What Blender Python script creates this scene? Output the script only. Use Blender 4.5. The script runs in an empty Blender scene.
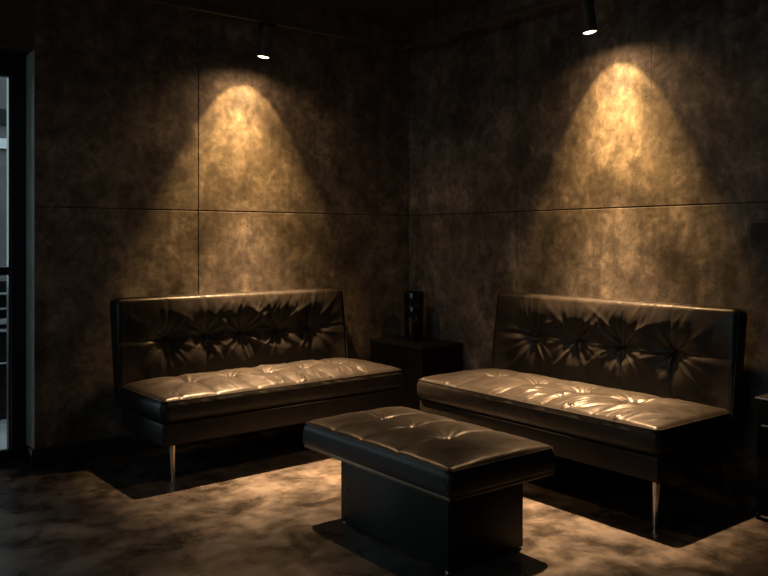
import bpy, bmesh, math, random
import numpy as np
from mathutils import Vector, Matrix, noise

random.seed(4)
R = math.radians
scene = bpy.context.scene
COL = scene.collection

# ------------------------------------------------------------------ helpers
# Room frame: the corner of the two concrete walls is the origin, the left
# wall is the plane y = 0, the right wall the plane x = 0, the room lies in
# x < 0, y < 0.  W(p, q, z): p metres along the left wall, q along the right.
def W(p, q, z=0.0):
    return (-p, -q, z)


def link(o, parent=None):
    COL.objects.link(o)
    if parent is not None:
        o.parent = parent
    return o


def mesh_obj(name, bm, mat, parent=None, smooth=True, loc=(0, 0, 0), rot=(0, 0, 0)):
    me = bpy.data.meshes.new(name)
    bmesh.ops.recalc_face_normals(bm, faces=bm.faces[:])
    bm.to_mesh(me)
    bm.free()
    for m in (mat if isinstance(mat, (list, tuple)) else [mat]):
        me.materials.append(m)
    if smooth:
        me.polygons.foreach_set('use_smooth', [True] * len(me.polygons))
        try:
            me.set_sharp_from_angle(angle=R(35))
        except Exception:
            pass
    o = bpy.data.objects.new(name, me)
    o.location = loc
    o.rotation_euler = rot
    return link(o, parent)


def thing(name, label, cat, loc=(0, 0, 0), rz=0.0, group=None):
    o = bpy.data.objects.new(name, None)
    o.empty_display_size = 0.1
    o.location = loc
    o.rotation_euler = (0, 0, rz)
    tag(o, label, cat, group)
    return link(o)


def tag(o, label, cat, group=None):
    o['label'] = label
    o['category'] = cat
    if group:
        o['group'] = group
    return o


def struct(o):
    o['kind'] = 'structure'
    return o


def box(bm, lo, hi, bev=0.0, seg=2):
    lo = Vector(lo)
    hi = Vector(hi)
    r = bmesh.ops.create_cube(bm, size=1.0)
    vs = r['verts']
    for v in vs:
        v.co = Vector(((lo.x + hi.x) / 2 + v.co.x * (hi.x - lo.x),
                       (lo.y + hi.y) / 2 + v.co.y * (hi.y - lo.y),
                       (lo.z + hi.z) / 2 + v.co.z * (hi.z - lo.z)))
    if bev > 0:
        es = list({e for v in vs for e in v.link_edges})
        bmesh.ops.bevel(bm, geom=es, offset=bev, segments=seg, affect='EDGES', profile=0.5)
    return bm


def wbox(bm, p0, p1, q0, q1, z0, z1, bev=0.0, seg=2):
    """a box given in wall distances"""
    return box(bm, (-max(p0, p1), -max(q0, q1), z0), (-min(p0, p1), -min(q0, q1), z1), bev, seg)


def rod(bm, a, b, ra, rb=None, n=20, cap=True):
    a = Vector(a)
    b = Vector(b)
    rb = ra if rb is None else rb
    d = b - a
    rot = d.to_track_quat('Z', 'Y').to_matrix().to_4x4()
    bmesh.ops.create_cone(bm, cap_ends=cap, segments=n, radius1=ra, radius2=rb, depth=d.length,
                          matrix=Matrix.Translation((a + b) / 2) @ rot)
    return bm


def lathe(bm, prof, n=40, closed_ends=True):
    rings = []
    for r, z in prof:
        if r < 1e-6:
            rings.append([bm.verts.new((0, 0, z))])
        else:
            rings.append([bm.verts.new((r * math.cos(2 * math.pi * k / n), r * math.sin(2 * math.pi * k / n), z))
                          for k in range(n)])
    for a, b in zip(rings, rings[1:]):
        for k in range(n):
            k2 = (k + 1) % n
            if len(a) == 1 and len(b) == 1:
                continue
            if len(a) == 1:
                bm.faces.new((a[0], b[k], b[k2]))
            elif len(b) == 1:
                bm.faces.new((a[k], a[k2], b[0]))
            else:
                bm.faces.new((a[k], a[k2], b[k2], b[k]))
    return bm


def tube(bm, pts, r, n=8, closed=False):
    pts = [Vector(p) for p in pts]
    rings = []
    m = len(pts)
    for i, p in enumerate(pts):
        if closed:
            t = pts[(i + 1) % m] - pts[i - 1]
        else:
            t = pts[min(i + 1, m - 1)] - pts[max(i - 1, 0)]
        q = t.to_track_quat('Z', 'Y')
        rings.append([bm.verts.new(p + q @ Vector((r * math.cos(2 * math.pi * k / n), r * math.sin(2 * math.pi * k / n), 0)))
                      for k in range(n)])
    prs = list(zip(rings, rings[1:]))
    if closed:
        prs.append((rings[-1], rings[0]))
    for a, b in prs:
        # pick the rotation offset that twists least
        off = min(range(n), key=lambda s: (a[0].co - b[s].co).length)
        for k in range(n):
            bm.faces.new((a[k], a[(k + 1) % n], b[(k + 1 + off) % n], b[(k + off) % n]))
    if not closed:
        bm.faces.new(rings[0])
        bm.faces.new(rings[-1])
    return bm


# ------------------------------------------------------------------ materials
def new_mat(name):
    m = bpy.data.materials.new(name)
    m.use_nodes = True
    nt = m.node_tree
    return m, nt, nt.nodes['Principled BSDF']


def nd(nt, kind, **kw):
    n = nt.nodes.new(kind)
    for k, v in kw.items():
        if k in n.inputs:
            n.inputs[k].default_value = v
        else:
            setattr(n, k, v)
    return n


def ramp(nt, stops):
    n = nt.nodes.new('ShaderNodeValToRGB')
    cr = n.color_ramp
    while len(cr.elements) > 1:
        cr.elements.remove(cr.elements[-1])
    cr.elements[0].position = stops[0][0]
    c = stops[0][1]
    cr.elements[0].color = (c[0], c[1], c[2], 1) if isinstance(c, (tuple, list)) else (c, c, c, 1)
    for p, c in stops[1:]:
        e = cr.elements.new(p)
        e.color = (c[0], c[1], c[2], 1) if isinstance(c, (tuple, list)) else (c, c, c, 1)
    return n


def mixc(nt, a, b, fac, mode='MIX'):
    n = nt.nodes.new('ShaderNodeMix')
    n.data_type = 'RGBA'
    n.blend_type = mode
    L = nt.links
    if isinstance(fac, (int, float)):
        n.inputs[0].default_value = fac
    else:
        L.new(fac, n.inputs[0])
    for s, i in ((a, 6), (b, 7)):
        if isinstance(s, (tuple, list)):
            n.inputs[i].default_value = (s[0], s[1], s[2], 1)
        else:
            L.new(s, n.inputs[i])
    return n.outputs[2]


def plain(name, col, rough=0.5, metal=0.0, spec=0.5, nscale=30.0, nvar=0.25, bump=0.0):
    m, nt, b = new_mat(name)
    L = nt.links
    tc = nd(nt, 'ShaderNodeTexCoord')
    nz = nd(nt, 'ShaderNodeTexNoise', Scale=nscale, Detail=4.0)
    L.new(tc.outputs['Object'], nz.inputs['Vector'])
    lo = tuple(c * (1 - nvar) for c in col)
    hi = tuple(c * (1 + nvar) for c in col)
    rp = ramp(nt, [(0.3, lo), (0.7, hi)])
    L.new(nz.outputs['Fac'], rp.inputs['Fac'])
    L.new(rp.outputs['Color'], b.inputs['Base Color'])
    b.inputs['Roughness'].default_value = rough
    b.inputs['Metallic'].default_value = metal
    b.inputs['Specular IOR Level'].default_value = spec
    if bump:
        bp = nd(nt, 'ShaderNodeBump', Strength=bump, Distance=0.002)
        L.new(nz.outputs['Fac'], bp.inputs['Height'])
        L.new(bp.outputs['Normal'], b.inputs['Normal'])
    return m


def concrete_wall(name, seed):
    m, nt, b = new_mat(name)
    L = nt.links
    tc = nd(nt, 'ShaderNodeTexCoord')
    mp = nd(nt, 'ShaderNodeMapping')
    mp.inputs['Location'].default_value = (seed * 3.1, seed * 1.7, seed)
    L.new(tc.outputs['Object'], mp.inputs['Vector'])
    big = nd(nt, 'ShaderNodeTexNoise', Scale=1.7, Detail=9.0, Roughness=0.60, Distortion=0.15)
    med = nd(nt, 'ShaderNodeTexNoise', Scale=6.5, Detail=9.0, Roughness=0.66, Distortion=0.25)
    fin = nd(nt, 'ShaderNodeTexNoise', Scale=26.0, Detail=7.0, Roughness=0.7, Distortion=0.3)
    pit = nd(nt, 'ShaderNodeTexVoronoi', Scale=5.5, Randomness=1.0)
    mp2 = nd(nt, 'ShaderNodeMapping')
    mp2.inputs['Scale'].default_value = (3.2, 3.2, 0.7)
    L.new(mp.outputs['Vector'], mp2.inputs['Vector'])
    strk = nd(nt, 'ShaderNodeTexNoise', Scale=2.6, Detail=7.0, Roughness=0.65, Distortion=0.5)
    L.new(mp2.outputs['Vector'], strk.inputs['Vector'])
    for n in (big, med, fin, pit):
        L.new(mp.outputs['Vector'], n.inputs['Vector'])
    r1 = ramp(nt, [(0.36, (0.050, 0.041, 0.034)), (0.52, (0.08, 0.068, 0.0568)), (0.66, (0.115, 0.098, 0.083))])
    L.new(big.outputs['Fac'], r1.inputs['Fac'])
    r2 = ramp(nt, [(0.35, (0.36, 0.35, 0.34)), (0.5, (0.92, 0.92, 0.92)), (0.56, (1.15, 1.14, 1.12)), (0.63, (1.75, 1.72, 1.68))])
    L.new(med.outputs['Fac'], r2.inputs['Fac'])
    c = mixc(nt, r1.outputs['Color'], r2.outputs['Color'], 0.8, 'MULTIPLY')
    r3 = ramp(nt, [(0.38, 0.70), (0.62, 1.25)])
    L.new(strk.outputs['Fac'], r3.inputs['Fac'])
    c = mixc(nt, c, r3.outputs['Color'], 0.7, 'MULTIPLY')
    r4 = ramp(nt, [(0.36, 0.62), (0.5, 1.0), (0.64, 1.36)])
    L.new(fin.outputs['Fac'], r4.inputs['Fac'])
    c = mixc(nt, c, r4.outputs['Color'], 0.8, 'MULTIPLY')
    rp = ramp(nt, [(0.018, 1.0), (0.045, 0.0)])
    L.new(pit.outputs['Distance'], rp.inputs['Fac'])
    c = mixc(nt, c, (0.012, 0.010, 0.008), rp.outputs['Color'])
    L.new(c, b.inputs['Base Color'])
    b.inputs['Roughness'].default_value = 0.72
    b.inputs['Specular IOR Level'].default_value = 0.3
    h = nd(nt, 'ShaderNodeMath', operation='MULTIPLY_ADD')
    L.new(med.outputs['Fac'], h.inputs[0])
    h.inputs[1].default_value = 0.7
    L.new(fin.outputs['Fac'], h.inputs[2])
    h2 = nd(nt, 'ShaderNodeMath', operation='SUBTRACT')
    L.new(h.outputs[0], h2.inputs[0])
    L.new(rp.outputs['Color'], h2.inputs[1])
    bp = nd(nt, 'ShaderNodeBump', Strength=0.28, Distance=0.006)
    L.new(h2.outputs[0], bp.inputs['Height'])
    L.new(bp.outputs['Normal'], b.inputs['Normal'])
    return m


def floor_mat():
    m, nt, b = new_mat('polished_concrete')
    L = nt.links
    tc = nd(nt, 'ShaderNodeTexCoord')
    big = nd(nt, 'ShaderNodeTexNoise', Scale=2.3, Detail=9.0, Roughness=0.62, Distortion=0.2)
    med = nd(nt, 'ShaderNodeTexNoise', Scale=6.0, Detail=6.0, Roughness=0.52, Distortion=0.45)
    fin = nd(nt, 'ShaderNodeTexNoise', Scale=20.0, Detail=7.0, Roughness=0.65, Distortion=0.4)
    spk = nd(nt, 'ShaderNodeTexVoronoi', Scale=3.2)
    for n in (big, med, fin, spk):
        L.new(tc.outputs['Object'], n.inputs['Vector'])
    r1 = ramp(nt, [(0.36, (0.01755, 0.01431, 0.01242)), (0.5, (0.04185, 0.0351, 0.03024)), (0.64, (0.0729, 0.06156, 0.05265))])
    L.new(big.outputs['Fac'], r1.inputs['Fac'])
    r2 = ramp(nt, [(0.36, 0.30), (0.48, 0.92), (0.62, 1.4)])
    L.new(med.outputs['Fac'], r2.inputs['Fac'])
    c = mixc(nt, r1.outputs['Color'], r2.outputs['Color'], 0.8, 'MULTIPLY')
    rf = ramp(nt, [(0.36, 0.52), (0.5, 1.0), (0.64, 1.4)])
    L.new(fin.outputs['Fac'], rf.inputs['Fac'])
    c = mixc(nt, c, rf.outputs['Color'], 0.85, 'MULTIPLY')
    rs = ramp(nt, [(0.008, 1.0), (0.014, 0.0)])
    L.new(spk.outputs['Distance'], rs.inputs['Fac'])
    c = mixc(nt, c, (0.2, 0.19, 0.17), rs.outputs['Color'])
    L.new(c, b.inputs['Base Color'])
    rr = ramp(nt, [(0.3, 0.20), (0.7, 0.42)])
    L.new(med.outputs['Fac'], rr.inputs['Fac'])
    L.new(rr.outputs['Color'], b.inputs['Roughness'])
    b.inputs['Specular IOR Level'].default_value = 0.65
    bp = nd(nt, 'ShaderNodeBump', Strength=0.06, Distance=0.003)
    L.new(med.outputs['Fac'], bp.inputs['Height'])
    L.new(bp.outputs['Normal'], b.inputs['Normal'])
    return m


def leather_mat(name, col=(0.0145, 0.0129, 0.0116)):
    m, nt, b = new_mat(name)
    L = nt.links
    tc = nd(nt, 'ShaderNodeTexCoord')
    grain = nd(nt, 'ShaderNodeTexVoronoi', Scale=420.0)
    nz = nd(nt, 'ShaderNodeTexNoise', Scale=9.0, Detail=6.0, Roughness=0.6, Distortion=0.6)
    L.new(tc.outputs['Object'], grain.inputs['Vector'])
    L.new(tc.outputs['Object'], nz.inputs['Vector'])
    rp = ramp(nt, [(0.3, tuple(c * 0.75 for c in col)), (0.7, tuple(c * 1.3 for c in col))])
    L.new(nz.outputs['Fac'], rp.inputs['Fac'])
    L.new(rp.outputs['Color'], b.inputs['Base Color'])
    rr = ramp(nt, [(0.3, 0.33), (0.7, 0.44)])
    L.new(nz.outputs['Fac'], rr.inputs['Fac'])
    L.new(rr.outputs['Color'], b.inputs['Roughness'])
    b.inputs['Specular IOR Level'].default_value = 0.2
    bp = nd(nt, 'ShaderNodeBump', Strength=0.12, Distance=0.0008)
    L.new(grain.outputs['Distance'], bp.inputs['Height'])
    bp2 = nd(nt, 'ShaderNodeBump', Strength=0.25, Distance=0.004)
    L.new(nz.outputs['Fac'], bp2.inputs['Height'])
    L.new(bp2.outputs['Normal'], bp.inputs['Normal'])
    L.new(bp.outputs['Normal'], b.inputs['Normal'])
    return m


def glass_mat():
    m, nt, b = new_mat('clear_glass')
    L = nt.links
    nt.nodes.remove(b)
    out = nt.nodes['Material Output']
    tr = nd(nt, 'ShaderNodeBsdfTransparent')
    tr.inputs['Color'].default_value = (0.82, 0.86, 0.87, 1)
    gl = nd(nt, 'ShaderNodeBsdfGlossy')
    gl.inputs['Roughness'].default_value = 0.02
    fr = nd(nt, 'ShaderNodeFresnel')
    fr.inputs['IOR'].default_value = 1.45
    mx = nd(nt, 'ShaderNodeMixShader')
    L.new(fr.outputs[0], mx.inputs[0])
    L.new(tr.outputs[0], mx.inputs[1])
    L.new(gl.outputs[0], mx.inputs[2])
    L.new(mx.outputs[0], out.inputs['Surface'])
    return m


def lens_mat():
    m, nt, b = new_mat('lamp_lens')
    b.inputs['Base Color'].default_value = (0.9, 0.85, 0.75, 1)
    b.inputs['Emission Color'].default_value = (1.0, 0.80, 0.52, 1)
    b.inputs['Emission Strength'].default_value = 6.0
    return m


M_WALL_L = concrete_wall('concrete_left', 1.0)
M_WALL_R = concrete_wall('concrete_right', 2.3)
M_WALL_D = plain('dark_paint', (0.045, 0.042, 0.04), 0.75, nscale=4.0, bump=0.1)
M_JAMB = plain('grey_plaster', (0.31, 0.32, 0.32), 0.7, nscale=6.0, nvar=0.12)
M_CEIL = plain('charcoal_ceiling', (0.02, 0.02, 0.02), 0.8, nscale=3.0)
M_SEAM = plain('seam_filler', (0.03, 0.025, 0.022), 0.9)
M_FLOOR = floor_mat()
M_LEATHER = leather_mat('black_leather')
M_PIPING = leather_mat('leather_piping', (0.016, 0.0142, 0.013))
M_CHROME = plain('brushed_chrome', (0.62, 0.56, 0.50), 0.22, 1.0, nscale=80, nvar=0.08)
M_BRASS = plain('bronze_strip', (0.22, 0.165, 0.11), 0.4, 1.0, nscale=60, nvar=0.1)
M_LACQ = plain('black_lacquer', (0.0045, 0.0043, 0.0043), 0.5, 0.0, 0.06, nscale=12)
M_LACQ2 = plain('black_laminate', (0.011, 0.0105, 0.010), 0.42, 0.0, 0.15, nscale=12)
M_BASEB = plain('black_skirting', (0.010, 0.010, 0.010), 0.4)
M_BLKMET = plain('black_metal', (0.020, 0.019, 0.018), 0.38, 0.3)
M_TRACK = plain('track_metal', (0.055, 0.048, 0.042), 0.5, 0.3)
M_GLAZE = plain('black_glaze', (0.004, 0.004, 0.0045), 0.16, 0.0, 0.3, nvar=0.1)
M_FRAME = plain('door_aluminium', (0.010, 0.010, 0.011), 0.45, 0.2)
M_ALU = plain('silver_trim', (0.55, 0.55, 0.56), 0.3, 1.0, nvar=0.05)
M_GLASS = glass_mat()
M_LENS = lens_mat()
M_PAVE = plain('grey_paving', (0.15, 0.153, 0.157), 0.8, 0.0, 0.2, nscale=5)
M_FACADE = plain('grey_render', (0.052, 0.051, 0.051), 0.85, 0.0, 0.2, nscale=2)
M_DARKP = plain('dark_panel', (0.007, 0.007, 0.0075), 0.7, 0.0, 0.1)
M_PALE = plain('pale_paint', (0.30, 0.31, 0.32), 0.6, 0.0, 0.2, nvar=0.08)

# ------------------------------------------------------------------ the shell
HC = 2.74        # ceiling
JZ = 1.375       # horizontal joint between the concrete panels
DP = 2.55        # distance of the door jamb from the corner
FARX, FARY = 5.3, 6.0


def panel_wall(name, mat, rects, axis, length, back_to):
    """concrete facing panels with open joints in front of a backing; axis 'L' = left wall (y=0), 'R' = right wall"""
    bm = bmesh.new()
    g = 0.0018
    for a0, a1, z0, z1 in rects:
        lo, hi = a0 + (g if a0 > 0 else 0), a1 - (g if a1 < length else 0)
        zl, zh = z0 + (g if z0 > 0 else 0), z1 - (g if z1 < HC else 0)
        if axis == 'L':
            wbox(bm, lo, hi, 0.0, -0.03, zl, zh, 0.004, 2)
        else:
            wbox(bm, 0.0, -0.03, lo, hi, zl, zh, 0.004, 2)
    if axis == 'L':
        wbox(bm, -back_to, length - 0.002, -0.008, -back_to, 0.0, HC)
    else:
        wbox(bm, -0.008, -back_to, 0.0, length, 0.0, HC)
    for f in bm.faces:
        if all((v.co.y if axis == 'L' else v.co.x) > 0.0075 for v in f.verts):
            f.material_index = 1
    if axis == 'R':
        k = len(bm.faces)
        wbox(bm, 0.0006, -0.004, 1.9995, 2.0025, 1.96, HC - 0.001)      # a short filled joint in the upper panel
        bm.faces.ensure_lookup_table()
        for f in bm.faces[k:]:
            f.material_index = 1
    return struct(mesh_obj(name, bm, [mat, M_SEAM], smooth=False))


panel_wall('wall_left', M_WALL_L, [(0, 1.625, 0, JZ), (1.625, DP, 0, JZ), (0, 1.625, JZ, HC), (1.625, DP, JZ, HC)],
           'L', DP, 0.20)
panel_wall('wall_right', M_WALL_R,
           [(0, 1.049, 0, JZ), (1.049, 3.0, 0, JZ), (3.0, 4.6, 0, JZ), (4.6, FARY, 0, JZ),
            (0, 1.049, JZ, HC), (1.049, 3.6, JZ, HC), (3.6, 5.0, JZ, HC), (5.0, FARY, JZ, HC)],
           'R', FARY, 0.15)

# plastered jamb of the doorway and the wall over it
bm = bmesh.new()
wbox(bm, DP - 0.0015, DP + 0.004, -0.0005, -0.2, 0, 2.2)
struct(mesh_obj('trim_1', bm, M_JAMB, smooth=False))
bm = bmesh.new()
wbox(bm, DP, FARX, 0.0, -0.2, 2.2, HC)
struct(mesh_obj('wall_lintel', bm, M_WALL_D, smooth=False))

bm = bmesh.new()
wbox(bm, -0.2, FARX + 0.2, -0.25, FARY + 0.2, -0.15, 0.0)
struct(mesh_obj('floor', bm, M_FLOOR, smooth=False))
bm = bmesh.new()
wbox(bm, -0.2, FARX + 0.2, -0.25, FARY + 0.2, HC, HC + 0.15)
struct(mesh_obj('ceiling', bm, M_CEIL, smooth=False))
bm = bmesh.new()
wbox(bm, 0, FARX, FARY, FARY + 0.15, 0, HC)
struct(mesh_obj('wall_rear', bm, M_WALL_D, smooth=False))
# the side wall beyond the door carries a broad window
WQ0, WQ1, WZ0, WZ1 = 1.0, 3.9, 1.1, 2.2
bm = bmesh.new()
wbox(bm, FARX, FARX + 0.15, -0.2, WQ0, 0, HC)
wbox(bm, FARX, FARX + 0.15, WQ1, FARY + 0.15, 0, HC)
wbox(bm, FARX, FARX + 0.15, WQ0, WQ1, 0, WZ0)
wbox(bm, FARX, FARX + 0.15, WQ0, WQ1, WZ1, HC)
struct(mesh_obj('wall_side', bm, M_WALL_D, smooth=False))
bm = bmesh.new()
for q in (WQ0, WQ0 + 0.95, WQ0 + 1.9, WQ1 - 0.05):
    wbox(bm, FARX + 0.04, FARX + 0.1, q, q + 0.05, WZ0, WZ1)
wbox(bm, FARX + 0.041, FARX + 0.099, WQ0, WQ1, WZ0, WZ0 + 0.05)
wbox(bm, FARX + 0.041, FARX + 0.099, WQ0, WQ1, WZ1 - 0.05, WZ1)
win = struct(mesh_obj('window_1', bm, M_FRAME, smooth=False))
bm = bmesh.new()
wbox(bm, FARX + 0.067, FARX + 0.073, WQ0 + 0.02, WQ1 - 0.02, WZ0 + 0.02, WZ1 - 0.02)
mesh_obj('pane', bm, M_GLASS, win, smooth=False)

# skirting
bm = bmesh.new()
wbox(bm, 0.0, DP, 0.0, 0.012, 0, 0.098, 0.003)
wbox(bm, DP + 0.003, DP + 0.016, 0.012, -0.145, 0, 0.098, 0.003)
struct(mesh_obj('baseboard_left', bm, M_BASEB))
bm = bmesh.new()
wbox(bm, 0.0, 0.012, 0.0122, FARY, 0, 0.098, 0.003)
struct(mesh_obj('baseboard_right', bm, M_BASEB))

# glazed door in the recess
fy0, fy1 = -0.15, -0.2
D1 = DP + 0.004
door = bpy.data.objects.new('door_1', None)
door.location = W(D1 + 0.5, -0.175, 0)
struct(link(door))
doff = Vector(door.location)


def dpart(name, bm, mat, smooth=False):
    o = mesh_obj(name, bm, mat, door, smooth)
    o.location = -doff
    return o


bm = bmesh.new()
wbox(bm, D1, D1 + 0.088, fy0, fy1, 0.0, 2.2, 0.003)
wbox(bm, D1 + 0.98, D1 + 1.07, fy0, fy1, 0.0, 2.2, 0.003)
wbox(bm, D1 + 0.089, D1 + 0.979, fy0 - 0.001, fy1, 2.075, 2.199, 0.003)
wbox(bm, D1 + 0.089, D1 + 0.979, fy0 - 0.001, fy1, 0.012, 0.075, 0.003)
wbox(bm, D1 + 0.089, D1 + 0.979, fy0 - 0.001, fy1, 1.012, 1.055, 0.003)
wbox(bm, D1 + 1.07, FARX, fy0 - 0.001, fy1, 2.1, 2.2, 0.003)
wbox(bm, D1 + 1.07, FARX, fy0 - 0.001, fy1, 0.0, 0.08, 0.003)
wbox(bm, FARX - 0.06, FARX, fy0, fy1, 0.0, 2.2, 0.003)
dpart('door_frame', bm, M_FRAME)
bm = bmesh.new()
wbox(bm, D1 + 0.074, D1 + 0.0785, fy0 + 0.003, fy0 + 0.0005, 0.07, 2.08)
dpart('glazing_bead', bm, M_ALU)
bm = bmesh.new()
wbox(bm, D1, D1 + 1.07, fy0 + 0.006, fy1, 0.0, 0.011, 0.002)
dpart('threshold', bm, M_ALU)
bm = bmesh.new()
wbox(bm, D1 + 0.08, D1 + 0.99, fy0 - 0.022, fy0 - 0.028, 0.06, 1.02)
dpart('pane', bm, M_GLASS)
bm = bmesh.new()
wbox(bm, D1 + 0.08, D1 + 0.99, fy0 - 0.022, fy0 - 0.028, 1.05, 2.09)
dpart('pane', bm, M_GLASS)
bm = bmesh.new()
wbox(bm, D1 + 1.06, FARX - 0.05, fy0 - 0.022, fy0 - 0.028, 0.06, 2.12)
dpart('pane', bm, M_GLASS)

# outside: paving, a dark rail screen with pale rails, a grey building front
bm = bmesh.new()
wbox(bm, 16, -6, -0.25, -9, -0.12, -0.005)
wbox(bm, 16, FARX + 0.21, -0.25, 9, -0.12, -0.005)
struct(mesh_obj('ground', bm, M_PAVE, smooth=False))
sc_ = thing('railing', 'dark low screen with pale horizontal rails seen through the glass door', 'railing', W(2.1, -1.35, -0.005))
bm = bmesh.new()
box(bm, (-1.2, 0.0, 0), (1.6, 0.04, 0.93), 0.004)
mesh_obj('panel', bm, M_DARKP, sc_, smooth=False)
for z, h in ((0.845, 0.014), (0.745, 0.014), (0.66, 0.036), (0.6, 0.02), (0.38, 0.008)):
    bm = bmesh.new()
    box(bm, (-1.2, -0.03, z - h / 2), (1.6, -0.001, z + h / 2), 0.002)
    mesh_obj('rail', bm, M_PALE, sc_, smooth=False)
for x in (-1.15, -0.25, 0.65, 1.55):
    bm = bmesh.new()
    box(bm, (x - 0.025, 0.042, 0), (x + 0.025, 0.09, 0.97), 0.003)
    mesh_obj('post', bm, M_DARKP, sc_, smooth=False)
bl = thing('building', 'grey building front with dark and pale bands beyond the glass door', 'building', W(1.0, -5.0, -0.005))
bm = bmesh.new()
box(bm, (-2.0, 0, 0), (3, 0.6, 4.2))
mesh_obj('facade', bm, M_FACADE, bl, smooth=False)
bm = bmesh.new()
box(bm, (-2.0, -0.04, 2.46), (3, -0.001, 2.63))
mesh_obj('window_band', bm, M_DARKP, bl, smooth=False)
bm = bmesh.new()
box(bm, (-2.0, -0.06, 2.20), (3, -0.001, 2.31))
mesh_obj('sill_band', bm, M_PALE, bl, smooth=False)


# ------------------------------------------------------------------ upholstery
def sstep(t):
    t = np.clip(t, 0, 1)
    return t * t * (3 - 2 * t)


def wob(x, y, sx, sy, seed):
    """smooth noise on arrays"""
    out = np.empty(len(x))
    for i in range(len(x)):
        out[i] = noise.noise(Vector((x[i] * sx + seed, y[i] * sy + seed * 1.3, seed * 0.7)))
    return out


def cushion(name, sx, sy, sz, r, top, mat, parent, step=0.007, side=None, loc=(0, 0, 0), rot=(0, 0, 0), r_low=None):
    """upholstered block: rounded box of sx * sy * sz standing on z = 0, its top face displaced by top(x, y)"""
    nx, ny, nz = int(sx / step), int(sy / step), max(4, int(sz / 0.010))
    bm = bmesh.new()
    hx, hy, hz = sx / 2, sy / 2, sz / 2
    gx = np.linspace(-hx, hx, nx + 1)
    gy = np.linspace(-hy, hy, ny + 1)
    gz = np.linspace(-hz, hz, nz + 1)
    pts, idx, faces = [], {}, []

    def vid(i, j, k):
        key = (i, j, k)
        if key not in idx:
            idx[key] = len(pts)
            pts.append((gx[i], gy[j], gz[k]))
        return idx[key]
    for k in (0, nz):
        for i in range(nx):
            for j in range(ny):
                faces.append((vid(i, j, k), vid(i + 1, j, k), vid(i + 1, j + 1, k), vid(i, j + 1, k)))
    for j in (0, ny):
        for i in range(nx):
            for k in range(nz):
                faces.append((vid(i, j, k), vid(i + 1, j, k), vid(i + 1, j, k + 1), vid(i, j, k + 1)))
    for i in (0, nx):
        for j in range(ny):
            for k in range(nz):
                faces.append((vid(i, j, k), vid(i, j + 1, k), vid(i, j + 1, k + 1), vid(i, j, k + 1)))
    P = np.array(pts)
    H = np.array([hx, hy, hz])
    rv = np.full((len(P), 1), r)
    if r_low is not None:
        rv[:, 0] = r_low + (r - r_low) * sstep((P[:, 2] + hz * 0.6) / (hz * 1.2))
    inner = np.clip(P, -(H - rv), H - rv)
    d = P - inner
    n = d / np.maximum(np.linalg.norm(d, axis=1, keepdims=True), 1e-9)
    P = inner + n * rv
    w = sstep(np.clip(n[:, 2], 0, 1))
    P[:, 2] += w * top(P[:, 0], P[:, 1])
    if side is not None:
        ws = np.clip(1 - np.abs(n[:, 2]), 0, 1)
        s = ws * side(P[:, 0], P[:, 1], P[:, 2])
        P[:, 0] += n[:, 0] * s
        P[:, 1] += n[:, 1] * s
    P[:, 2] += hz
    vs = [bm.verts.new(p) for p in P]
    for f in faces:
        bm.faces.new([vs[i] for i in f])
    o = mesh_obj(name, bm, mat, parent, True, loc, rot)
    return o


def edge_rope(sx, sy, z, r, top=None, out=0.001, n=40):
    """points of a rounded rectangle that follows a cushion's upper edge"""
    pts = []
    hx, hy = sx / 2 + out, sy / 2 + out
    for cx, cy, a0 in ((hx - r, hy - r, 0), (-hx + r, hy - r, 90), (-hx + r, -hy + r, 180), (hx - r, -hy + r, 270)):
        for k in range(7):
            a = R(a0 + 15 * k)
            pts.append(Vector((cx + r * math.cos(a), cy + r * math.sin(a), z)))
    res = []
    for a, b in zip(pts, pts[1:] + pts[:1]):
        m = max(1, int((b - a).length / 0.03))
        for k in range(m):
            res.append(a.lerp(b, k / m))
    return res


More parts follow.
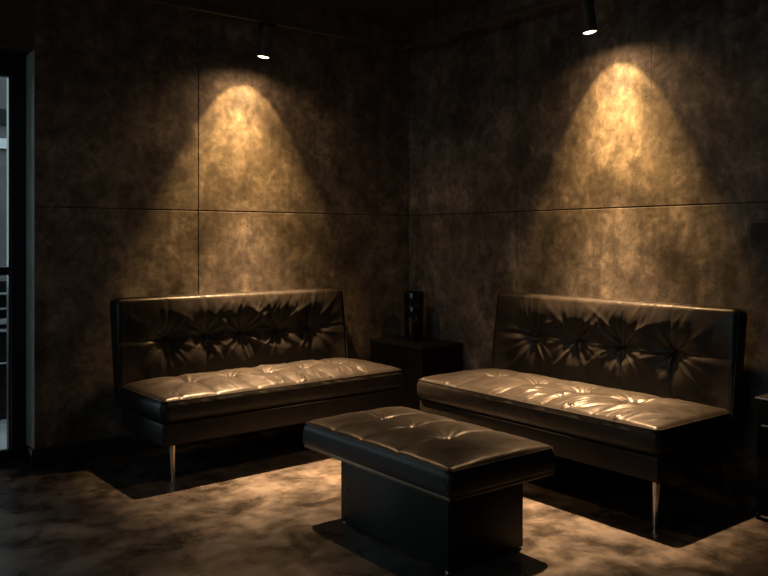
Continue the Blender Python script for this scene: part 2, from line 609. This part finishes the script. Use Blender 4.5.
def tuft_field(sx, sy, buttons, seams_x, seam_y, crown, depth, spread, fold, seed, roll=0.02, seam_w=0.005, puff=0.007,
               nfold=11, strokes=(), soft=0.003, wdk=1.0):
    """height over a tufted cushion face: padded rolls, stitched seams, pulled-in tufts and the folds that run into them"""
    rnd = random.Random(seed)
    rays = []
    for bx, by in buttons:
        for k in range(nfold):
            a = 2 * math.pi * (k + rnd.uniform(-0.35, 0.35)) / nfold
            rays.append((bx, by, math.cos(a), math.sin(a), rnd.uniform(0.6, 1.25) * fold, rnd.uniform(0.7, 1.35) * spread * 1.7,
                         rnd.uniform(0.09, 0.17) * wdk, rnd.uniform(-1.6, 1.6)))
    stk = []
    for n_, x0, x1, y0, y1, a0, a1, l0, l1, w0, w1, amp in strokes:
        for k in range(n_):
            a = R(rnd.uniform(a0, a1))
            stk.append((rnd.uniform(x0, x1), rnd.uniform(y0, y1), math.cos(a), math.sin(a), rnd.uniform(l0, l1), rnd.uniform(w0, w1),
                        amp * rnd.choice((1, 1, -1)) * rnd.uniform(0.4, 1.1), rnd.uniform(-2.5, 2.5)))

    def f(x, y):
        ux, uy = np.clip(np.abs(2 * x / sx), 0, 1), np.clip(np.abs(2 * y / sy), 0, 1)
        z = crown * (1 - ux ** 8) * (1 - uy ** 3)
        if seam_y is not None:
            # two rolls, above and below the cross seam
            h = np.where(y > seam_y, (y - seam_y) / (sy / 2 - seam_y), (seam_y - y) / (sy / 2 + seam_y))
            hu = np.clip(h / 0.8, 0, 1)
            up = 1 - (1 - hu) ** 1.7
            dn_ = 0.22 * sstep(h / 0.14) - 1.9 * np.clip((h - 0.08) / 0.92, 0, 1)
            z += roll * np.where(y > seam_y, up - 0.45, dn_ - 0.45) * (1 - ux ** 8)
            dy = np.abs(y - seam_y)
            z -= 0.003 * np.exp(-(dy / seam_w) ** 2) * (1 - ux ** 8)
        for s_ in seams_x:
            dx = np.abs(x - s_)
            z -= (puff * np.exp(-dx / 0.03) + 0.0028 * np.exp(-(dx / seam_w) ** 2)) * (1 - uy ** 10)
        for bx, by in buttons:
            rr = np.sqrt((x - bx) ** 2 + (y - by) ** 2 + 0.006 ** 2)
            z -= depth * (0.5 * np.exp(-rr / (0.55 * spread)) + 0.5 * np.exp(-(rr / (1.45 * spread)) ** 2))
        for bx, by, ca, sa, amp, ln, wd, cv in rays:
            dx, dy = x - bx, y - by
            t = dx * ca + dy * sa
            q = -dx * sa + dy * ca + cv * t * t
            w_ = 0.0032 + wd * np.maximum(t, 0)
            win = np.clip(t / 0.02, 0, 1) * np.exp(-np.maximum(t, 0) / ln)
            z += amp * win * np.exp(-(q / w_) ** 2)
        for x0, y0, ca, sa, ln, wd, amp, cv in stk:
            dx, dy = x - x0, y - y0
            t = dx * ca + dy * sa
            q = -dx * sa + dy * ca + cv * t * t
            z += amp * np.clip(1 - (t / ln) ** 2, 0, 1) ** 2 * np.exp(-(q / wd) ** 2)
        z += soft * wob(x, y, 7, 9, seed) * (1 - uy ** 6)
        z += 0.0008 * wob(x, y, 30, 22, seed + 4)
        return z
    return f


def make_sofa(label, loc, rz, length, buttons, leg_x, seed, creased=1.0, bx=0.0, bdx=0.0, sdy=0.0, leg_y=-0.65):
    """local x along the sofa, local -y the front; y = 0 is the plane of the wall behind"""
    root = thing('leather_sofa', label, 'sofa', loc, rz, 'armless tufted leather sofas')
    # base rail under the seat
    bm = bmesh.new()
    box(bm, (-length / 2 + 0.006, -0.700 + sdy, 0.187), (length / 2 - 0.006, -0.13, 0.299), 0.010, 3)
    mesh_obj('base_rail', bm, M_LEATHER, root)
    # seat cushion
    sd = 0.60
    bys = [(b, 0.03) for b in buttons]
    h = length / 2
    f = tuft_field(length, sd, bys, buttons, None, 0.034, 0.050, 0.050, 0.014, seed, puff=0.012, nfold=13, wdk=0.8,
                   strokes=((int(26 * creased), -h * 0.1, h * 0.95, -0.27, -0.13, 55, 80, 0.05, 0.14, 0.005, 0.011, 0.0075),
                            (14, -h * 0.95, h * 0.2, -0.28, -0.15, 60, 100, 0.04, 0.10, 0.006, 0.012, 0.004),
                            (14, -h * 0.3, h * 0.9, -0.1, 0.2, 20, 70, 0.05, 0.14, 0.006, 0.013, 0.0055)))

    def side(x, y, z):
        return 0.012 * (1 - np.clip(np.abs(z) / 0.06, 0, 1) ** 2) + 0.002 * wob(x + y + 0.7 * z, z, 24, 9, seed + 3)
    seat = cushion('seat', length, sd, 0.120, 0.026, f, M_LEATHER, root, 0.0066, side, (0, -0.41 + sdy, 0.300))
    bm = bmesh.new()
    tube(bm, edge_rope(length, sd, 0.110, 0.026, out=-0.0005), 0.0032, 6, True)
    mesh_obj('piping', bm, M_PIPING, seat)
    # backrest: a cushion whose top face looks forward, leaning back
    bh, bt = 0.52, 0.104
    bpos = [(b, 0.022) for b in buttons]
    fb = tuft_field(length, bh, bpos, buttons, 0.022, 0.006, 0.058, 0.062, 0.0115, seed + 20, roll=0.030, puff=0.005, nfold=16,
                    soft=0.0012, wdk=0.55,
                    strokes=((int(16 * creased), -h * 0.1, h * 0.9, 0.13, 0.22, 55, 85, 0.05, 0.12, 0.006, 0.011, 0.0028),
                             (7, -h * 0.9, 0, 0.12, 0.2, 70, 110, 0.05, 0.1, 0.006, 0.011, 0.002)))
    lean = R(8.0)
    # cushion local: x along, y up, z towards the room
    back = cushion('backrest', length + bx, bh, bt, 0.030, fb, M_LEATHER, root, 0.0066, None)
    back.rotation_euler = (R(90) - lean, 0, 0)
    back.location = (bdx, -0.052, 0.615)
    bm = bmesh.new()
    tube(bm, edge_rope(length + bx, bh, bt - 0.012, 0.030, out=-0.002), 0.0034, 6, True)
    mesh_obj('piping', bm, M_PIPING, back)
    # legs
    for sx in (-1, 1):
        x = sx * leg_x
        bm = bmesh.new()
        rod(bm, (x - sx * 0.004, leg_y, 0.004), (x, leg_y + 0.004, 0.1885), 0.0105, 0.0165, 24)
        rod(bm, (x - sx * 0.004, leg_y, 0.0), (x - sx * 0.004, leg_y, 0.006), 0.011, 0.011, 24)
        leg = mesh_obj('leg', bm, M_CHROME, root)
        leg['label'] = 'tapered polished metal front leg'
        bm = bmesh.new()
        rod(bm, (x + sx * 0.01, -0.115, 0.003), (x + sx * 0.01, -0.205, 0.1885), 0.0085, 0.0145, 24)
        rod(bm, (x + sx * 0.01, -0.115, 0.0), (x + sx * 0.01, -0.115, 0.006), 0.009, 0.009, 24)
        leg = mesh_obj('leg', bm, M_CHROME, root)
        leg['label'] = 'tapered polished metal rear leg splayed to the wall'
    return root


# left sofa: p 0.617 .. 2.13
LC, LL = 1.394, 1.54
make_sofa('black tufted leather sofa with five tufts in its back, left wall, nearest the glass door',
          W(LC, 0.02), R(1.8), LL, [LC - p for p in (1.865, 1.626, 1.384, 1.136, 0.897)], 0.69, 11, 1.0, -0.01, -0.028, 0.025, -0.615)
# right sofa: q 0.99 .. 2.53; local x runs to -y
RC, RL = 1.765, 1.545
make_sofa('black tufted leather sofa with four tufts in its back, right wall, nearest the cabinet',
          W(0.015, RC), R(-90), RL, [q - RC for q in (1.307, 1.602, 1.902, 2.197)], 0.742, 31, 1.0, -0.01, 0.018, -0.028, -0.708)

# ------------------------------------------------------------------ ottoman
OP0, OP1, OQ0, OQ1 = 1.230, 1.79, 1.440, 2.40
oc = ((OP0 + OP1) / 2, (OQ0 + OQ1) / 2)
ott = thing('ottoman', 'black leather ottoman bench on a boxy black pedestal in the middle of the floor', 'ottoman',
            W(oc[0], oc[1], 0))


def rel(p, q, z):
    return (-(p - oc[0]), -(q - oc[1]), z)


bm = bmesh.new()
box(bm, rel(1.730, 2.327, 0.006), rel(1.336, 1.649, 0.284), 0.004)
mesh_obj('pedestal', bm, M_LACQ2, ott)
bm = bmesh.new()
box(bm, (-(OP1 - OP0) / 2 + 0.004, -(OQ1 - OQ0) / 2 + 0.004, 0.2845), ((OP1 - OP0) / 2 - 0.004, (OQ1 - OQ0) / 2 - 0.004, 0.2980), 0.002)
o = mesh_obj('frame', bm, M_BRASS, ott)
o['label'] = 'thin bronze-toned metal frame'
sxo, syo = OP1 - OP0, OQ1 - OQ0
ob = [(0.0, oc[1] - q) for q in (1.66, 1.86, 2.09)]
# seams cross the short way: swap axes
f0 = tuft_field(syo, sxo, [(-b[1], 0.0) for b in ob], [-b[1] for b in ob], None, 0.024, 0.017, 0.045, 0.007, 77, puff=0.007, nfold=11, wdk=0.8)


def ftop(x, y):
    return f0(-y, x)


cu = cushion('cushion', sxo, syo, 0.100, 0.025, ftop, M_LEATHER, ott, 0.0068,
             lambda x, y, z: 0.006 * (1 - np.clip(np.abs(z) / 0.05, 0, 1) ** 2), (0, 0, 0.2985), (0, 0, 0), 0.006)
bm = bmesh.new()
tube(bm, edge_rope(sxo, syo, 0.091, 0.025, out=-0.003), 0.0026, 6, True)
mesh_obj('piping', bm, M_PIPING, cu)
for q in (1.702, 2.26):
    bm = bmesh.new()
    rod(bm, rel(1.729, q, 0.153), rel(1.7335, q, 0.153), 0.006, 0.005, 16)
    mesh_obj('bolt', bm, M_BLKMET, ott)
for p, q in ((1.715, 2.312), (1.35, 2.312), (1.715, 1.664), (1.35, 1.664)):
    bm = bmesh.new()
    a = rel(p, q, 0)
    rod(bm, a, (a[0], a[1], 0.0065), 0.012, 0.012, 16)
    mesh_obj('foot', bm, M_CHROME, ott)

# ------------------------------------------------------------------ side table and vase
tp = (0.19, 0.305)
tb = thing('side_table', 'square black side table in the corner between the two sofas', 'table', W(tp[0], tp[1], 0))
bm = bmesh.new()
box(bm, (-0.178, -0.28, 0.012), (0.172, 0.272, 0.492), 0.003)
mesh_obj('cabinet_body', bm, M_LACQ, tb)
bm = bmesh.new()
box(bm, (-0.181, -0.283, 0.4935), (0.175, 0.275, 0.520), 0.003)
mesh_obj('tabletop', bm, M_LACQ2, tb)
bm = bmesh.new()
box(bm, (-0.16, -0.26, 0.0), (0.155, 0.255, 0.0115))
mesh_obj('plinth', bm, M_BASEB, tb)

va = thing('vase', 'tall black ribbed cylinder vase standing on the side table', 'vase', W(0.165, 0.259, 0.520))
bm = bmesh.new()
lathe(bm, [(0, 0), (0.058, 0), (0.0615, 0.004), (0.0625, 0.012), (0.063, 0.118), (0.0655, 0.125), (0.0655, 0.131), (0.0645, 0.136),
           (0.0655, 0.142), (0.066, 0.215), (0.0645, 0.221), (0.0645, 0.227), (0.067, 0.233), (0.068, 0.24),
           (0.0685, 0.320), (0.0665, 0.327), (0.0625, 0.327), (0.060, 0.318), (0.059, 0.05), (0, 0.04)], 56)
mesh_obj('body', bm, M_GLAZE, va)
for z, rr in ((0.1335, 0.0650), (0.2245, 0.0648)):
    bm = bmesh.new()
    tube(bm, [(rr * math.cos(2 * math.pi * k / 48), rr * math.sin(2 * math.pi * k / 48), z) for k in range(48)], 0.0032, 8, True)
    mesh_obj('band', bm, M_BLKMET, va)

# ------------------------------------------------------------------ black cabinet by the right edge
cb = thing('cabinet', 'low black drawer cabinet with silver edges, at the right edge past the sofa', 'cabinet', W(0.15, 3.05, 0))
bm = bmesh.new()
box(bm, (-0.140, -0.335, 0.026), (0.135, 0.335, 0.517), 0.002)
mesh_obj('body', bm, M_LACQ, cb)
bm = bmesh.new()
box(bm, (-0.154, -0.337, 0.5175), (0.137, 0.337, 0.526), 0.002)
mesh_obj('top_trim', bm, M_ALU, cb)
bm = bmesh.new()
box(bm, (-0.15, -0.336, 0.0), (0.13, 0.336, 0.0255), 0.002)
mesh_obj('plinth', bm, M_LACQ, cb)
bm = bmesh.new()
box(bm, (-0.1535, -0.325, 0.016), (-0.1505, 0.312, 0.0245), 0.001)
mesh_obj('base_trim', bm, M_ALU, cb)
for z0, z1 in ((0.030, 0.268), (0.274, 0.513)):
    bm = bmesh.new()
    box(bm, (-0.1525, -0.330, z0), (-0.1405, 0.330, z1), 0.002)
    d = mesh_obj('drawer', bm, M_LACQ, cb)
    if z0 > 0.2:
        bm = bmesh.new()
        box(bm, (-0.168, -0.30, 0.4055), (-0.1527, 0.303, 0.4125), 0.0015)
        mesh_obj('handle', bm, M_ALU, d)

wb = thing('wall_box', 'small black box fixed on the right wall above the low cabinet', 'box', W(0.0, 2.66, 1.242))
bm = bmesh.new()
box(bm, (-0.014, -0.10, -0.042), (-0.0005, 0.10, 0.042), 0.002)
mesh_obj('mounting_plate', bm, M_BLKMET, wb)
bm = bmesh.new()
box(bm, (-0.05, -0.098, -0.040), (-0.0145, 0.098, 0.040), 0.004)
mesh_obj('housing', bm, M_FRAME, wb)

# ------------------------------------------------------------------ track and spot lamps
TZ = 2.495
TO = 0.25
tr = thing('light_track', 'black lighting track running along both walls under the dark ceiling', 'track light', W(TO, TO, TZ))
bm = bmesh.new()
box(bm, (-3.8, -0.017, 0.0), (0.017, 0.017, 0.032), 0.003)
mesh_obj('rail', bm, M_TRACK, tr, smooth=False)
bm = bmesh.new()
box(bm, (-0.017, -4.8, 0.0), (0.017, -0.0175, 0.032), 0.003)
mesh_obj('rail', bm, M_TRACK, tr, smooth=False)
for x, y in ((-0.02, -0.337), (-0.02, -2.6), (-0.02, -4.4), (-2.0, 0.0), (-3.5, 0.0)):
    bm = bmesh.new()
    if x == -0.02:
        x = 0.0
    rod(bm, (x, y, 0.0325), (x, y, HC - TZ), 0.004, 0.004, 10)
    mesh_obj('suspension_rod', bm, M_BLKMET, tr)

KEY = 1.0
WARM = (1.0, 0.57, 0.20)
WARM2 = (1.0, 0.59, 0.29)
WARM3 = (1.0, 0.70, 0.42)


def make_spot(label, p, q, wall_dir, arm_side):
    """wall_dir: unit vector (x, y) towards the wall the lamp washes"""
    t = thing('spot_lamp', label, 'lamp', W(p, q, TZ), 0, 'track spot lamps')
    wd = Vector((wall_dir[0], wall_dir[1], 0))
    al = Vector((-wd.y, wd.x, 0)) * arm_side             # along the track
    tilt = R(8)
    lean = (wd - Vector((wd.y, wd.x, 0))).normalized()                            # cocked to the wall and sideways
    ax = (lean * math.sin(tilt) - Vector((0, 0, 1)) * math.cos(tilt)).normalized()   # down the tube
    spill_ax = (wd * math.sin(tilt) - Vector((0, 0, 1)) * math.cos(tilt)).normalized()
    top = Vector((0, 0, -0.022)) - wd * 0.004
    bm = bmesh.new()
    hx = Vector((abs(al.x), abs(al.y), 0)) * 0.055 + Vector((abs(wd.x), abs(wd.y), 0)) * 0.016
    box(bm, (-hx.x, -hx.y, -0.018), (hx.x, hx.y, -0.0005), 0.003)
    mesh_obj('track_adapter', bm, M_BLKMET, t)
    bm = bmesh.new()
    a0 = al * 0.052
    rod(bm, a0 + Vector((0, 0, -0.017)), a0 + Vector((0, 0, -0.062)), 0.006, 0.006, 12)
    rod(bm, a0 + Vector((0, 0, -0.055)) + ax * 0.0, al * 0.036 + Vector((0, 0, -0.055)), 0.009, 0.009, 16)
    mesh_obj('bracket', bm, M_BLKMET, t)
    # tube: hollow can
    rr, ln = 0.0405, 0.182
    q_ = (-ax).to_track_quat('Z', 'Y').to_euler()
    h = bmesh.new()
    lathe(h, [(0, 0), (rr - 0.004, 0), (rr, -0.004), (rr, -ln + 0.002), (rr - 0.0015, -ln), (rr - 0.004, -ln), (rr - 0.005, -ln + 0.006),
              (rr - 0.005, -ln + 0.012), (0, -ln + 0.012)], 48)
    mesh_obj('housing', h, M_TRACK, t, True, top, q_)
    h = bmesh.new()
    lathe(h, [(0, -ln - 0.005), (0.010, -ln - 0.0045), (0.021, -ln - 0.0025), (0.030, -ln + 0.0005), (rr - 0.0065, -ln + 0.0035), (rr - 0.006, -ln + 0.005), (rr - 0.006, -ln + 0.010), (0, -ln + 0.010)], 48)
    o = mesh_obj('lens', h, M_LENS, t, True, top, q_)
    o['label'] = 'glowing warm lens'
    lp = top + ax * (ln + 0.010)

    def spot(nm, power, half, blend, dirv, col, rad=0.022):
        d = bpy.data.lights.new(nm, 'SPOT')
        d.energy = power * KEY
        d.color = col
        d.spot_size = 2 * R(half)
        d.spot_blend = blend
        d.shadow_soft_size = rad
        l = bpy.data.objects.new(nm, d)
        l.location = lp
        l.rotation_euler = (-dirv).to_track_quat('Z', 'Y').to_euler()
        link(l, t)
    dn = Vector((0, 0, -1))
    spot('lamp_tail', 100, 41, 1.0, (dn * math.cos(R(29)) - wd * math.sin(R(29))).normalized(), WARM2)
    spot('lamp_beam', 2450, 28, 1.0, (dn - wd * math.tan(R(11))).normalized(), WARM2)
    spot('lamp_flood', 240, 37, 1.0, (dn * math.cos(R(10)) + wd * math.sin(R(10))).normalized(), WARM)
    spot('lamp_hotspot', 9, 20, 1.0, (dn * math.cos(R(44)) + wd * math.sin(R(44))).normalized(), (1.0, 0.9, 0.7))
    spot('lamp_scallop', 64, 36.5, 0.2, (dn * math.cos(R(28)) + wd * math.sin(R(28))).normalized(), WARM)
    spot('lamp_spill', 19, 80, 0.7, spill_ax, WARM2)
    return t


make_spot('black cylinder spot lamp on the track above the sofa by the glass door', 1.298, TO, (0, 1), 1)
make_spot('black cylinder spot lamp on the track above the sofa by the black cabinet', TO, 1.772, (1, 0), -1)

# ------------------------------------------------------------------ daylight
w = bpy.data.worlds.new('overcast_dusk')
scene.world = w
w.use_nodes = True
bg = w.node_tree.nodes['Background']
bg.inputs['Color'].default_value = (0.80, 0.95, 1.0, 1)
bg.inputs['Strength'].default_value = 3.1


def portal(nm, loc, rot, sx, sy):
    d = bpy.data.lights.new(nm, 'AREA')
    d.shape = 'RECTANGLE'
    d.size = sx
    d.size_y = sy
    d.cycles.is_portal = True
    l = bpy.data.objects.new(nm, d)
    l.location = loc
    l.rotation_euler = rot
    link(l)


portal('daylight_portal_door', W((DP + FARX) / 2, -0.21, 1.1), (R(-90), 0, 0), FARX - DP, 2.2)
portal('daylight_portal_window', W(FARX + 0.12, (WQ0 + WQ1) / 2, (WZ0 + WZ1) / 2), (R(90), 0, R(-90)), WQ1 - WQ0, WZ1 - WZ0)

# ------------------------------------------------------------------ camera
cd = bpy.data.cameras.new('camera')
cd.sensor_width = 36.0
cd.lens = 800.0 / 768.0 * 36.0
cd.shift_y = -48.0 / 768.0
cd.clip_start = 0.05
cam = bpy.data.objects.new('camera', cd)
cam.location = (-3.671, -4.460, 1.2)
cam.rotation_euler = (R(90), 0, -math.atan2(0.6117, 0.7911))
link(cam)
scene.camera = cam

scene.view_settings.view_transform = 'Standard'
scene.view_settings.look = 'None'
scene.view_settings.exposure = 0.0
scene.view_settings.gamma = 1.0
scene.view_settings.use_curve_mapping = False
